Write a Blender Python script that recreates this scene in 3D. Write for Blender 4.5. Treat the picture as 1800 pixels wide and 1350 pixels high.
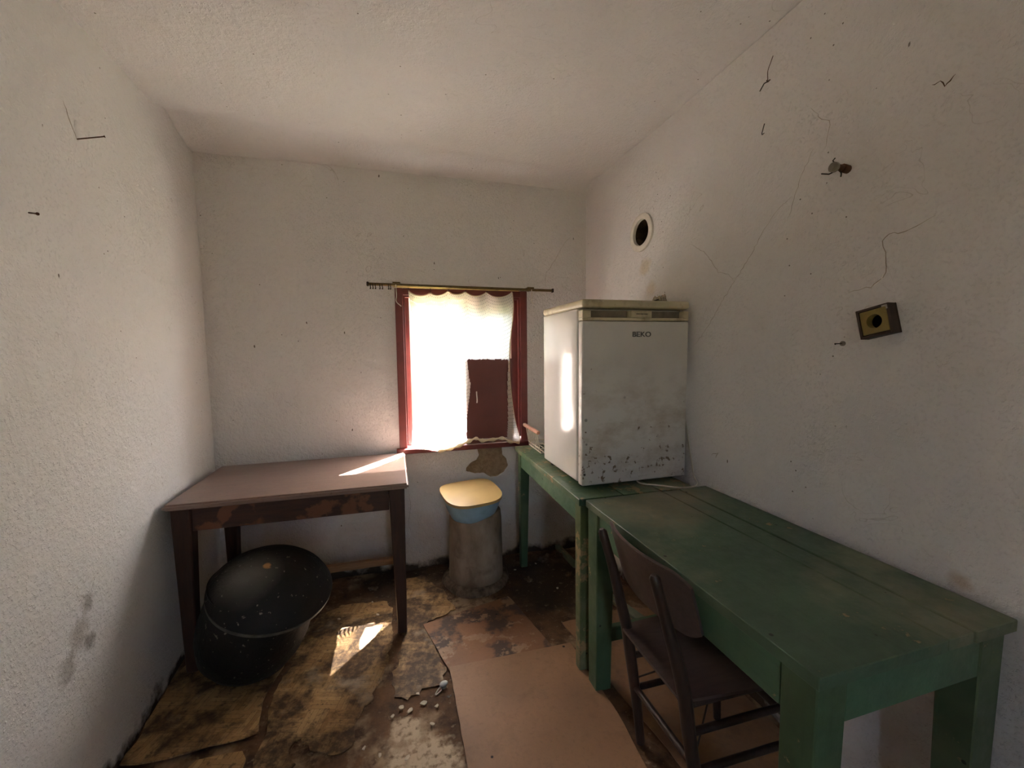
import bpy, bmesh, math, random
from mathutils import Vector, Matrix
random.seed(7)
for o in list(bpy.data.objects): bpy.data.objects.remove(o)
scn = bpy.context.scene
COL = scn.collection
PI = math.pi

# ------------------------------------------------------------------ camera
F_PX, YAW, PITCH, ROLL, CAM_H = 741.3, .2592, .0828, -.0104, 1.3775
_fw = Vector((math.sin(YAW), math.cos(YAW), 0)); _r = Vector((math.cos(YAW), -math.sin(YAW), 0)); _u = Vector((0, 0, 1))
_f2 = _fw*math.cos(PITCH) - _u*math.sin(PITCH); _u2 = _fw*math.sin(PITCH) + _u*math.cos(PITCH)
CR = _r*math.cos(ROLL) + _u2*math.sin(ROLL); CU = -_r*math.sin(ROLL) + _u2*math.cos(ROLL); CF = _f2
CAM = Vector((0, 0, CAM_H))
cd = bpy.data.cameras.new('camera'); cam = bpy.data.objects.new('camera', cd); COL.objects.link(cam)
cd.sensor_fit = 'HORIZONTAL'; cd.sensor_width = 36; cd.lens = 36*F_PX/1800; cd.clip_start = .02
m = Matrix((CR, CU, -CF)).transposed().to_4x4(); m.translation = CAM; cam.matrix_world = m
scn.camera = cam

# ------------------------------------------------------------------ sky, sun, exposure
SUN_DIR = Vector((-.45, -.56, -.90)).normalized()
w = bpy.data.worlds.new('sky'); scn.world = w; w.use_nodes = True
wt = w.node_tree; bg = wt.nodes['Background']
sky = wt.nodes.new('ShaderNodeTexSky'); sky.sky_type = 'NISHITA'; sky.sun_disc = False
sky.sun_elevation = math.radians(51.4); sky.sun_rotation = math.atan2(.45, .56); sky.dust_density = 2.5
wt.links.new(sky.outputs[0], bg.inputs[0]); bg.inputs[1].default_value = 1.0
sl = bpy.data.lights.new('sun', 'SUN'); sl.energy = 60; sl.angle = math.radians(.55); sl.color = (1, .95, .915)
so = bpy.data.objects.new('sun', sl); COL.objects.link(so); so.location = (3, 6, 6)
so.rotation_euler = SUN_DIR.to_track_quat('-Z', 'Y').to_euler()
vs = scn.view_settings
vs.view_transform = 'Standard'; vs.look = 'None'; vs.gamma = 1; vs.use_curve_mapping = False
vs.exposure = 2.0
try:
    scn.cycles.max_bounces = 14; scn.cycles.diffuse_bounces = 10; scn.cycles.transparent_max_bounces = 24
    scn.cycles.sample_clamp_indirect = 8
except Exception: pass

# ------------------------------------------------------------------ room numbers (metres)
XL, XR, YB = -1.0173, 1.2252, 2.6569
KL, KR = -.0674, .0551
YREAR = -.95
def wl(y): return XL - KL*(YB - y)
def wr(y): return XR + KR*(YB - y)
# a pixel gives a ray; the surface it lands on gives the distance
def ray(x, y): return CF + CR*((x-900)/F_PX) - CU*((y-675)/F_PX)
def onZ(x, y, z=0): d = ray(x, y); return CAM + d*((z-CAM_H)/d.z)
def onY(x, y, Y=YB): d = ray(x, y); return CAM + d*(Y/d.y)
def onR(x, y): d = ray(x, y); return CAM + d*((XR+KR*YB)/(d.x+KR*d.y))
def onL(x, y): d = ray(x, y); return CAM + d*((XL-KL*YB)/(d.x-KL*d.y))

# ------------------------------------------------------------------ node helpers
class NT:
    def __init__(s, name):
        s.m = bpy.data.materials.new(name); s.m.use_nodes = True; s.t = s.m.node_tree
        s.b = s.t.nodes['Principled BSDF']; s.out = s.t.nodes['Material Output']
        s.tc = s.t.nodes.new('ShaderNodeTexCoord'); s.P = s.tc.outputs['Object']; s.UV = s.tc.outputs['UV']
    def n(s, k): return s.t.nodes.new('ShaderNode'+k)
    def put(s, sock, v):
        if v is None: return
        if hasattr(v, 'is_linked') or hasattr(v, 'links'): s.t.links.new(v, sock)
        else:
            if isinstance(v, (tuple, list)) and len(v) == 3 and sock.type == 'RGBA': v = (*v, 1)
            sock.default_value = v
    def scale(s, vec, sc, loc=(0, 0, 0), rot=(0, 0, 0)):
        k = s.n('Mapping'); s.put(k.inputs[0], vec); k.inputs['Scale'].default_value = sc; k.inputs['Location'].default_value = loc; k.inputs['Rotation'].default_value = rot
        return k.outputs[0]
    def noise(s, scale, detail=3, rough=.55, vec=None, dist=0, off=None):
        k = s.n('TexNoise'); v = vec or s.P
        if off: v = s.scale(v, (1, 1, 1), off)
        s.put(k.inputs['Vector'], v); k.inputs['Scale'].default_value = scale
        k.inputs['Detail'].default_value = detail; k.inputs['Roughness'].default_value = rough; k.inputs['Distortion'].default_value = dist
        return k.outputs['Fac']
    def voro(s, scale, feature='F1', vec=None, out='Distance'):
        k = s.n('TexVoronoi'); k.feature = feature; s.put(k.inputs['Vector'], vec or s.P); k.inputs['Scale'].default_value = scale
        return k.outputs[out]
    def math(s, op, a, b=None, c=None, clamp=False):
        k = s.n('Math'); k.operation = op; k.use_clamp = clamp
        s.put(k.inputs[0], a); s.put(k.inputs[1], b); s.put(k.inputs[2], c); return k.outputs[0]
    def ramp(s, v, lo, hi, a=0., b=1.):
        k = s.n('MapRange'); s.put(k.inputs[0], v)
        for i, x in zip((1, 2, 3, 4), (lo, hi, a, b)): k.inputs[i].default_value = x
        return k.outputs[0]
    def mix(s, f, a, b, mode='MIX'):
        k = s.n('Mix'); k.data_type = 'RGBA'; k.blend_type = mode; k.clamp_factor = True
        s.put(k.inputs[0], f); s.put(k.inputs[6], a); s.put(k.inputs[7], b); return k.outputs[2]
    def sep(s, v=None):
        k = s.n('SeparateXYZ'); s.put(k.inputs[0], v or s.P); return k.outputs
    def blob(s, c, rad, soft=.5, nscale=12, namp=.6):
        k = s.n('VectorMath'); k.operation = 'DISTANCE'; s.put(k.inputs[0], s.P); k.inputs[1].default_value = c
        d = s.math('DIVIDE', k.outputs['Value'], rad)
        d = s.math('ADD', d, s.math('MULTIPLY', s.math('SUBTRACT', s.noise(nscale, 4), .5), namp*2))
        return s.ramp(d, 1, 1-soft)
    def bump(s, h, strength=.3, dist=.01, nrm=None):
        k = s.n('Bump'); k.inputs['Strength'].default_value = strength; k.inputs['Distance'].default_value = dist
        s.put(k.inputs['Height'], h); s.put(k.inputs['Normal'], nrm); return k.outputs[0]
    def fin(s, col, rough=.7, nrm=None, spec=.3, metal=0):
        s.put(s.b.inputs['Base Color'], col); s.put(s.b.inputs['Roughness'], rough); s.put(s.b.inputs['Normal'], nrm)
        s.put(s.b.inputs['Specular IOR Level'], spec); s.put(s.b.inputs['Metallic'], metal); return s.m
M = {}
def simple(name, col, rough=.6, spec=.3, metal=0, var=.25, nscale=25, bump=.1):
    t = NT(name); n = t.noise(nscale, 4)
    c = t.mix(t.ramp(n, .3, .7), tuple(x*(1-var) for x in col), tuple(min(1, x*(1+var)) for x in col))
    M[name] = t.fin(c, rough, t.bump(n, bump, .003), spec, metal); return M[name]

def plaster(name, base=(.765, .74, .725), stains=(), foot=0., rough_bump=1., patch=False):
    t = NT(name)
    big = t.noise(1.6, 4, .6); med = t.noise(9, 5, .6)
    c = t.mix(t.ramp(big, .3, .75), tuple(x*.93 for x in base), base)
    c = t.mix(t.math('MULTIPLY', t.ramp(med, .55, .8), .12), c, (.55, .48, .38))
    # fly specks and little chips
    vd = t.voro(22); vc = t.voro(22, out='Color')
    k = t.n('SeparateColor'); t.put(k.inputs[0], vc)
    big_v = t.math('MULTIPLY', t.math('GREATER_THAN', k.outputs[0], .74), t.ramp(vd, .07, .045))
    wob = t.n('Mix'); wob.data_type = 'VECTOR'
    vv = t.scale(t.P, (1, 1, .45)); vd2 = t.voro(9, vec=vv); vc2 = t.voro(9, vec=vv, out='Color')
    k2 = t.n('SeparateColor'); t.put(k2.inputs[0], vc2)
    sp2 = t.math('MULTIPLY', t.math('GREATER_THAN', k2.outputs[1], .70), t.ramp(t.math('ADD', vd2, t.math('MULTIPLY', t.noise(90, 2), .05)), .062, .05))
    c = t.mix(t.math('MULTIPLY', t.math('MAXIMUM', big_v, sp2), .85), c, (.10, .075, .05))
    # fine hair scratches
    sc = t.noise(5, 2, .5, dist=1.5, off=(7, 3, 1)); th = t.math('ABSOLUTE', t.math('SUBTRACT', sc, .5))
    gate = t.ramp(t.noise(3.2, 1, off=(2, 9, 4)), .60, .68)
    c = t.mix(t.math('MULTIPLY', t.math('MULTIPLY', t.ramp(th, .004, .001), gate), .35), c, (.3, .25, .2))
    for cen, rad, col, st, ns in stains:
        c = t.mix(t.math('MULTIPLY', t.blob(cen, rad, .6, ns), st), c, col)
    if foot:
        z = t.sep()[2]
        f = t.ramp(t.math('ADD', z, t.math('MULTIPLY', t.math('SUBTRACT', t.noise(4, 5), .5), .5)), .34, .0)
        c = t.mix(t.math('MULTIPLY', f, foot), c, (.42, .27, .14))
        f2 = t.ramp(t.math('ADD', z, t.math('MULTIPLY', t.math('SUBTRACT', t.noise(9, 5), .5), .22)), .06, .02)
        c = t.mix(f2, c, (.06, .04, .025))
    h = t.math('ADD', t.math('MULTIPLY', t.noise(55, 4, .55), .8), t.math('MULTIPLY', t.noise(14, 3), 1.0))
    h = t.math('ADD', h, t.math('MULTIPLY', t.ramp(t.noise(120, 2), .55, .75), .35))
    nrm = t.bump(h, .58*rough_bump, .012)
    rg = .82
    if patch:
        a = t.n('Attribute'); a.attribute_name = 'patch'; pf = t.ramp(t.math('ADD', a.outputs['Fac'], t.math('MULTIPLY', t.math('SUBTRACT', t.noise(60, 4), .5), .25)), .45, .55)
        pc = t.mix(t.ramp(t.noise(40, 5), .3, .7), (.25, .17, .10), (.40, .29, .19))
        c = t.mix(pf, c, pc)
    M[name] = t.fin(c, rg, nrm, .2); return M[name]

plaster('plaster_back', foot=.75, patch=True, rough_bump=1.5)
plaster('plaster_left', stains=[((-.941, 1.52, .62), .035, (.2, .17, .14), .6, 40), ((-.938, 1.47, .55), .06, (.30, .27, .22), .6, 40), ((-.94, 1.515, .50), .035, (.2, .17, .14), .7, 40), ((-.93, 1.41, .49), .05, (.3, .27, .22), .6, 40)], foot=.25, base=(.765, .755, .735))
plaster('plaster_right', stains=[((1.265, 2.0, 1.80), .06, (.55, .42, .22), .5, 14), ((1.268, 1.95, 1.68), .05, (.6, .48, .28), .4, 14), ((1.33, .69, .79), .03, (.4, .25, .08), .5, 20)], foot=.3)
plaster('plaster_ceiling', base=(.765, .742, .728), rough_bump=.9)
plaster('plaster_reveal', rough_bump=.7)

def earth():
    t = NT('floor_dirt')
    n1 = t.noise(2.6, 6, .62); n2 = t.noise(11, 6, .65); n3 = t.noise(45, 4)
    c = t.mix(t.ramp(n2, .32, .68), (.048, .025, .013), (.19, .10, .048))
    c = t.mix(t.math('MULTIPLY', t.ramp(n1, .50, .60), t.ramp(n2, .38, .55)), c, (.36, .26, .16))
    for cen, rad in (((.03, 1.32, 0), .15), ((-.02, 1.48, 0), .07), ((.09, 1.17, 0), .10), ((.0, 1.12, 0), .08)):
        c = t.mix(t.math('MULTIPLY', t.blob(cen, rad, .35, 22, .6), t.ramp(n3, .3, .5)), c, (.55, .43, .29))
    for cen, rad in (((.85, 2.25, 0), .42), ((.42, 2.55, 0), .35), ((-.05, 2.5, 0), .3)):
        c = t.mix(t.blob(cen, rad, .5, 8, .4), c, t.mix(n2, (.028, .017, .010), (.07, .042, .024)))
    c = t.mix(t.math('MULTIPLY', t.ramp(n3, .62, .7), .35), c, (.42, .33, .22))
    h = t.math('ADD', n2, t.math('MULTIPLY', n3, .5))
    M['floor_dirt'] = t.fin(c, .75, t.bump(h, .6, .012), .25)
earth()

def lino(name, wear=.5, seed=0.):
    t = NT(name); B = .10
    mp = t.scale(t.P, (1/B, 1/B, 1), (seed, seed*.7, 0), (0, 0, .28)); X, Y_, _ = t.sep(mp)
    par = t.math('GREATER_THAN', t.math('MODULO', t.math('ADD', t.math('ADD', t.math('FLOOR', X), t.math('FLOOR', Y_)), 200), 2), .5)
    k = t.n('Mix'); k.data_type = 'FLOAT'; t.put(k.inputs[0], par); t.put(k.inputs[2], X); t.put(k.inputs[3], Y_); a = k.outputs[0]
    k2 = t.n('Mix'); k2.data_type = 'FLOAT'; t.put(k2.inputs[0], par); t.put(k2.inputs[2], Y_); t.put(k2.inputs[3], X); b = k2.outputs[0]
    s5 = t.math('MULTIPLY', a, 5); fr = t.math('FRACT', t.math('ADD', s5, 100)); idx = t.math('FLOOR', s5)
    wn = t.n('TexWhiteNoise'); wn.noise_dimensions = '2D'; cb = t.n('CombineXYZ'); t.put(cb.inputs[0], idx); t.put(cb.inputs[1], t.math('FLOOR', b)); t.put(wn.inputs[0], cb.outputs[0])
    cb2 = t.n('CombineXYZ'); t.put(cb2.inputs[0], t.math('MULTIPLY', a, 30)); t.put(cb2.inputs[1], t.math('MULTIPLY', b, 3)); g = t.noise(1.4, 3, vec=cb2.outputs[0])
    c = t.mix(wn.outputs[0], (.36, .205, .08), (.54, .345, .155))
    c = t.mix(t.math('MULTIPLY', t.ramp(g, .4, .7), .4), c, (.24, .14, .06))
    c = t.mix(t.math('MULTIPLY', t.math('LESS_THAN', fr, .09), .55), c, (.12, .07, .03))
    n1 = t.noise(4.5, 6, .65, off=(seed, 1, 0)); n2 = t.noise(30, 5, .65); n3 = t.noise(13, 6, .7, off=(3, seed, 0))
    d = t.ramp(n1, .62-.22*wear, .70-.18*wear)
    c = t.mix(t.math('MULTIPLY', d, t.ramp(n2, .30, .55, .45, .95)), c, (.060, .034, .018))
    c = t.mix(t.math('MULTIPLY', t.ramp(n3, .56, .66), .6), c, (.10, .058, .03))
    c = t.mix(t.math('MULTIPLY', t.ramp(n2, .58, .66), .65), c, (.045, .026, .015))
    n4 = t.noise(85, 3, .6); c = t.mix(t.math('MULTIPLY', t.ramp(n4, .58, .68), .45), c, (.05, .03, .018))
    c = t.mix(t.math('MULTIPLY', t.ramp(t.noise(6, 5, off=(9, 2, seed)), .60, .72), .45), c, (.58, .47, .34))
    M[name] = t.fin(c, .6, t.bump(n2, .3, .004), .3)
lino('lino_a', .75, 0.); lino('lino_b', .85, 3.1); lino('lino_c', .9, 5.7); lino('lino_d', .45, 8.2)

def hardboard(name, base, dirt, seed, stain=0., flake=0.):
    t = NT(name); P = t.scale(t.P, (1, 1, 1), (seed, 0, 0)); n1 = t.noise(3, 5, .6, P); n2 = t.noise(70, 3, .6, P); n3 = t.noise(12, 6, .65, P)
    c = t.mix(t.ramp(n1, .3, .7), tuple(x*.70 for x in base), tuple(x*1.15 for x in base))
    c = t.mix(t.math('MULTIPLY', t.ramp(n3, .5, .8), .5*dirt), c, (.10, .055, .03))
    c = t.mix(t.math('MULTIPLY', t.ramp(n2, .55, .75), .25), c, (.12, .07, .04))
    if stain:
        s1 = t.noise(4.2, 6, .62, P, off=(4, 4, 0)); c = t.mix(t.math('MULTIPLY', t.ramp(s1, .47, .53), stain), c, (.075, .05, .038))
    if flake:
        f1 = t.noise(6, 7, .7, P, off=(8, 1, 0)); c = t.mix(t.math('MULTIPLY', t.ramp(f1, .54, .58), flake), c, t.mix(n3, (.22, .11, .05), (.50, .34, .22)))
    vd = t.voro(7, vec=P); c = t.mix(t.ramp(vd, .05, .035), c, (.02, .012, .01))
    M[name] = t.fin(c, .55, t.bump(t.math('ADD', n2, n3), .18, .004), .35)
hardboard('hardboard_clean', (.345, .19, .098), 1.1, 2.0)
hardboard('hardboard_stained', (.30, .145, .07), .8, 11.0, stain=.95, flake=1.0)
hardboard('hardboard_brown', (.30, .17, .09), 1., 21.0, stain=.25)  # brown board with faint staining, for the sheet under the chair

def brown_wood(name, base, dark, peel=0., dusty=0., axis=0, rough=.35):
    t = NT(name); sc = [9, 9, 9]; sc[axis] = 1.2
    g = t.noise(7, 5, .6, t.scale(t.P, tuple(sc)), .4); n = t.noise(5, 5, .6)
    c = t.mix(t.ramp(g, .3, .7), dark, base)
    if peel: c = t.mix(t.math('MULTIPLY', t.ramp(t.noise(6.5, 5, .55, off=(1, 5, 2)), .56, .60), peel), c, (.20, .075, .035))
    if dusty:
        c = t.mix(t.ramp(n, .25, .75, dusty*.6, dusty), c, (.40, .33, .29))
        c = t.mix(t.math('MULTIPLY', t.ramp(t.noise(70, 3), .6, .7), .4), c, (.08, .04, .03))
    rr = rough+.05 if dusty else t.ramp(n, .3, .7, rough-.05, rough+.2)
    M[name] = t.fin(c, rr, t.bump(g, .15, .003), .45)
brown_wood('wood_table_top', (.17, .075, .045), (.10, .042, .026), dusty=.42, rough=.24)
brown_wood('wood_table', (.062, .022, .012), (.028, .010, .007), peel=.75, rough=.45)
brown_wood('wood_leg', (.060, .022, .012), (.028, .010, .007), axis=2, rough=.45)
brown_wood('wood_raw', (.34, .19, .09), (.20, .10, .05), rough=.5)
brown_wood('wood_chair', (.050, .026, .018), (.022, .012, .009), axis=2, rough=.38)
brown_wood('wood_seat', (.075, .042, .034), (.035, .020, .017), dusty=.10, axis=0, rough=.42)

def green(name, wear=.3, base=(.068, .118, .070), axis=1, dust=.2, worn=()):
    t = NT(name); sc = [14, 14, 14]; sc[axis] = 1.0
    g = t.noise(5, 4, .6, t.scale(t.P, tuple(sc))); n = t.noise(4, 5, .62); n2 = t.noise(26, 5, .68)
    c = t.mix(t.ramp(n, .3, .7), tuple(x*.75 for x in base), tuple(x*1.25 for x in base))
    c = t.mix(t.math('MULTIPLY', t.ramp(g, .55, .75), .3), c, tuple(x*.45 for x in base))
    c = t.mix(t.math('MULTIPLY', t.ramp(t.noise(3.1, 6, .62, off=(2, 6, 1)), .46, .66), dust), c, (.30, .27, .17))
    for cen, rad in worn: c = t.mix(t.math('MULTIPLY', t.blob(cen, rad, .9, 5, .5), t.ramp(n2, .3, .6, .3, .75)), c, (.31, .27, .18))
    wv = t.math('ADD', t.math('MULTIPLY', n2, .6), t.math('MULTIPLY', t.noise(5, 3, off=(5, 1, 3)), .5))
    c = t.mix(t.ramp(wv, .70-.12*wear, .74-.12*wear), c, t.mix(n2, (.22, .16, .08), (.42, .30, .16)))
    vd = t.voro(13); c = t.mix(t.ramp(vd, .07, .05), c, (.02, .025, .015))
    M[name] = t.fin(c, t.ramp(n2, .3, .7, .38, .6), t.bump(t.math('ADD', g, n2), .2, .003), .4)
green('green_top', .16, dust=.5, worn=[((.17, .80, .77), .24), ((.40, .90, .77), .2)]); green('green_apron', .15, (.066, .138, .078), dust=.15); green('green_leg', .35, (.060, .108, .054), axis=2)
green('green_worn', .75, (.075, .13, .065), dust=.6); green('green_leg_worn', 1.0, (.10, .13, .055), axis=2, dust=.6)
green('green_old', .75, (.10, .135, .085), axis=1, dust=.5)

def fridge_paint():
    t = NT('fridge_enamel'); n = t.noise(2.5, 4); z = t.sep()[2]
    c = t.mix(t.ramp(n, .3, .7), (.68, .66, .63), (.76, .74, .71))
    M['fridge_enamel'] = t.fin(c, .16, t.bump(t.noise(30, 2), .03, .002), .5)
    t = NT('fridge_door'); n = t.noise(2.5, 4); z = t.sep()[2]
    c = t.mix(t.ramp(n, .3, .7), (.58, .545, .505), (.67, .635, .59))
    low = t.ramp(z, .56, .12, .0, 1.)
    st = t.noise(5, 6, .68, t.scale(t.P, (1, 1, 1.7)))
    c = t.mix(t.math('MULTIPLY', t.math('MULTIPLY', t.ramp(st, .46, .72), t.ramp(z, .62, .30)), .75), c, (.30, .22, .14))
    sp = t.noise(34, 5, .62); cl = t.noise(6, 3, off=(3, 0, 1))
    f = t.math('ADD', sp, t.math('MULTIPLY', t.math('SUBTRACT', cl, .5), .35))
    f = t.math('ADD', f, t.math('MULTIPLY', low, .145))
    c = t.mix(t.math('MULTIPLY', t.ramp(f, .74, .78), .9), c, (.12, .065, .025))
    vd = t.voro(17); vc = t.n('SeparateColor'); t.put(vc.inputs[0], t.voro(17, out='Color'))
    c = t.mix(t.math('MULTIPLY', t.math('MULTIPLY', t.math('GREATER_THAN', vc.outputs[0], .75), low), t.ramp(vd, .15, .09)), c, (.03, .02, .015))
    M['fridge_door'] = t.fin(c, t.ramp(sp, .3, .7, .3, .5), None, .4)
    t = NT('fridge_beige'); n = t.noise(12, 5, .65); n2 = t.noise(3, 3)
    c = t.mix(t.ramp(n2, .3, .7), (.52, .44, .28), (.62, .55, .38)); c = t.mix(t.math('MULTIPLY', t.ramp(n, .52, .72), .65), c, (.22, .14, .07))
    M['fridge_beige'] = t.fin(c, .45, None, .4)
fridge_paint()
def soot():
    t = NT('soot_iron'); n = t.noise(7, 5, .6); n2 = t.noise(50, 3)
    c = t.mix(t.ramp(n, .35, .7), (.007, .006, .006), (.020, .017, .015))
    c = t.mix(t.ramp(n2, .665, .70), c, (.22, .19, .15))
    c = t.mix(t.math('MULTIPLY', t.blob((-.08, -.06, .10), .13, .8, 5, .35), .8), c, (.13, .12, .10))  # pale patch: lid highlight put into the colour, along with grey dust
    c = t.mix(t.blob((-.03, -.03, .13), .018, .4, 60, .6), c, (.45, .22, .08))
    M['soot_iron'] = t.fin(c, t.ramp(n, .3, .7, .5, .68), t.bump(t.math('ADD', n, n2), .35, .008), .22)
soot()
def concrete():
    t = NT('concrete'); n = t.noise(5, 6, .62, t.scale(t.P, (1.6, 1.6, .8))); n2 = t.noise(40, 4)
    c = t.mix(t.ramp(n, .3, .7), (.17, .125, .085), (.40, .33, .25))
    c = t.mix(t.math('MULTIPLY', t.ramp(t.noise(6, 4, off=(2, 2, 2)), .56, .66), .6), c, (.15, .10, .065))
    c = t.mix(t.ramp(t.sep()[2], .09, .0, 0, .75), c, (.09, .055, .03))
    M['concrete'] = t.fin(c, .8, t.bump(t.math('ADD', n, t.math('MULTIPLY', n2, .5)), .4, .008), .2)
concrete()
simple('red_paint', (.155, .030, .026), .42, .45, var=.2, nscale=12)
simple('red_board', (.135, .040, .032), .5, .4, var=.12, nscale=8)
simple('brass', (.15, .105, .04), .38, .5, .7, nscale=40)
simple('brass_bright', (.60, .42, .15), .35, .5, .7)
simple('iron_dark', (.035, .026, .020), .6, .4, .4)
simple('rust', (.11, .055, .028), .75, .3, .3, nscale=60)
simple('string_white', (.72, .68, .6), .8, .2)
simple('blue_plastic', (.30, .50, .66), .35, .5, var=.08)
simple('cream_lid', (.45, .32, .135), .4, .45, var=.10, nscale=6)
simple('yellow_lid_edge', (.50, .34, .13), .5, .4, var=.15)
simple('mustard_plate', (.26, .19, .05), .5, .4, var=.1)
simple('socket_brown', (.055, .028, .016), .5, .4)
simple('socket_grey', (.38, .35, .31), .6, .3, var=.4, nscale=50)
simple('black_void', (.008, .006, .006), .9, .1)
simple('vent_plaster', (.72, .68, .60), .75, .2, var=.08)
simple('vent_inside', (.06, .04, .022), .85, .2, var=.6, nscale=40)
simple('wire_cream', (.62, .55, .44), .5, .4, var=.1)
simple('pink_grip', (.50, .26, .18), .55, .35, var=.15)
simple('cord_white', (.55, .50, .42), .5, .4, var=.1)
simple('dust_fluff', (.44, .37, .28), .95, .05, var=.35, nscale=90)
simple('black_print', (.02, .018, .018), .5, .3)
simple('recess_shade_brown', (.20, .165, .125), .6, .3)
simple('badge_grey', (.11, .10, .095), .4, .4)
simple('crack_dark', (.42, .37, .31), .9, .1, var=.3)
simple('crack_light', (.86, .83, .77), .9, .1, var=.05)
simple('flake_pale', (.58, .50, .38), .8, .2)
simple('mortar', (.13, .095, .065), .9, .1, var=.6, nscale=30, bump=.6)
simple('gasket', (.22, .20, .18), .7, .2)
simple('ground_outside', (.20, .19, .10), .95, .1, var=.3, nscale=3)
simple('lid_rim_iron', (.085, .075, .06), .55, .4, var=.5, nscale=25)
simple('rim_grey', (.22, .19, .15), .5, .4, var=.35, nscale=30)

def glass():
    t = NT('window_glass'); t.t.nodes.remove(t.b)
    tr = t.n('BsdfTransparent'); tr.inputs[0].default_value = (.93, .95, .95, 1); gl = t.n('BsdfGlossy'); gl.inputs['Roughness'].default_value = .03
    mx = t.n('MixShader'); fr = t.n('Fresnel'); fr.inputs[0].default_value = 1.45
    t.put(mx.inputs[0], fr.outputs[0]); t.put(mx.inputs[1], tr.outputs[0]); t.put(mx.inputs[2], gl.outputs[0]); t.put(t.out.inputs[0], mx.outputs[0])
    M['window_glass'] = t.m
glass()
def lace():
    t = NT('lace'); t.t.nodes.remove(t.b); X, Y_, _ = t.sep(t.UV)
    v = t.math('DIVIDE', Y_, .0215); row = t.math('FLOOR', v)
    u = t.math('ADD', t.math('DIVIDE', X, .0118), t.math('MULTIPLY', t.math('MODULO', row, 2), .5))
    fu = t.math('SUBTRACT', t.math('FRACT', u), .5); fv = t.math('SUBTRACT', t.math('FRACT', v), .5)
    fv2 = t.math('ADD', fv, t.math('MULTIPLY', fu, .35))
    d = t.math('ADD', t.math('POWER', t.math('DIVIDE', fu, .23), 2), t.math('POWER', t.math('DIVIDE', fv2, .125), 2))
    hole = t.math('LESS_THAN', d, 1)
    df = t.n('BsdfDiffuse'); df.inputs[0].default_value = (.80, .75, .675, 1)
    tl = t.n('BsdfTranslucent'); tl.inputs[0].default_value = (.80, .75, .675, 1)
    m1 = t.n('MixShader'); m1.inputs[0].default_value = .62; t.put(m1.inputs[1], df.outputs[0]); t.put(m1.inputs[2], tl.outputs[0])
    tr = t.n('BsdfTransparent'); mx = t.n('MixShader'); t.put(mx.inputs[0], t.math('MULTIPLY', hole, .6)); t.put(mx.inputs[1], m1.outputs[0]); t.put(mx.inputs[2], tr.outputs[0])
    t.put(t.out.inputs[0], mx.outputs[0]); M['lace'] = t.m
    t = NT('lace_hem'); t.t.nodes.remove(t.b)
    df = t.n('BsdfDiffuse'); df.inputs[0].default_value = (.74, .64, .46, 1); tl = t.n('BsdfTranslucent'); tl.inputs[0].default_value = (.7, .6, .42, 1)
    m1 = t.n('MixShader'); m1.inputs[0].default_value = .3; t.put(m1.inputs[1], df.outputs[0]); t.put(m1.inputs[2], tl.outputs[0]); t.put(t.out.inputs[0], m1.outputs[0]); M['lace_hem'] = t.m
lace()

# ------------------------------------------------------------------ mesh helpers
def obj(name, bm, mat, parent=None, smooth=False, loc=None):
    me = bpy.data.meshes.new(name); bmesh.ops.recalc_face_normals(bm, faces=bm.faces) if True else 0
    bm.to_mesh(me); bm.free()
    if mat: me.materials.append(M[mat] if isinstance(mat, str) else mat)
    if smooth:
        for p in me.polygons: p.use_smooth = True
        try: me.set_sharp_from_angle(angle=math.radians(40))
        except Exception: pass
    o = bpy.data.objects.new(name, me); COL.objects.link(o)
    if parent: o.parent = parent
    if loc is not None: o.location = loc
    return o
def tag(o, label=None, cat=None, group=None, kind=None):
    if label: o['label'] = label
    if cat: o['category'] = cat
    if group: o['group'] = group
    if kind: o['kind'] = kind
    return o
def empty(name, loc, rz=0, rot=None):
    o = bpy.data.objects.new(name, None); COL.objects.link(o); o.location = loc; o.rotation_euler = rot or (0, 0, rz); o.empty_display_size = .1; return o
def B(): return bmesh.new()
def box(bm, x0, x1, y0, y1, z0, z1, bev=0., seg=1):
    vs_ = [bm.verts.new((x, y, z)) for x in (x0, x1) for y in (y0, y1) for z in (z0, z1)]
    fs = [bm.faces.new([vs_[i] for i in f]) for f in ((0, 1, 3, 2), (4, 6, 7, 5), (0, 4, 5, 1), (2, 3, 7, 6), (0, 2, 6, 4), (1, 5, 7, 3))]
    if bev:
        es = list({e for f in fs for e in f.edges})
        bmesh.ops.bevel(bm, geom=es, offset=bev, segments=seg, affect='EDGES', profile=.5)
    return bm
def bx(*a, **k): return box(B(), *a, **k)
def hexa(bm, bot, top, bev=0.):  # two quads of 4 points each
    vb = [bm.verts.new(p) for p in bot]; vt = [bm.verts.new(p) for p in top]
    fs = [bm.faces.new(vb[::-1]), bm.faces.new(vt)] + [bm.faces.new((vb[i], vb[(i+1) % 4], vt[(i+1) % 4], vt[i])) for i in range(4)]
    if bev: bmesh.ops.bevel(bm, geom=list({e for f in fs for e in f.edges}), offset=bev, segments=1, affect='EDGES')
    return bm
def tleg(cx, cy, w0, w1, z0, z1, dx=0, dy=0, bev=.003):
    # leg: w1 at the top z1 centred on cx,cy; w0 at the foot, shifted by dx,dy
    q = lambda x, y, w_, z: [(x-w_/2, y-w_/2, z), (x+w_/2, y-w_/2, z), (x+w_/2, y+w_/2, z), (x-w_/2, y+w_/2, z)]
    return hexa(B(), q(cx+dx, cy+dy, w0, z0), q(cx, cy, w1, z1), bev)
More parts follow.
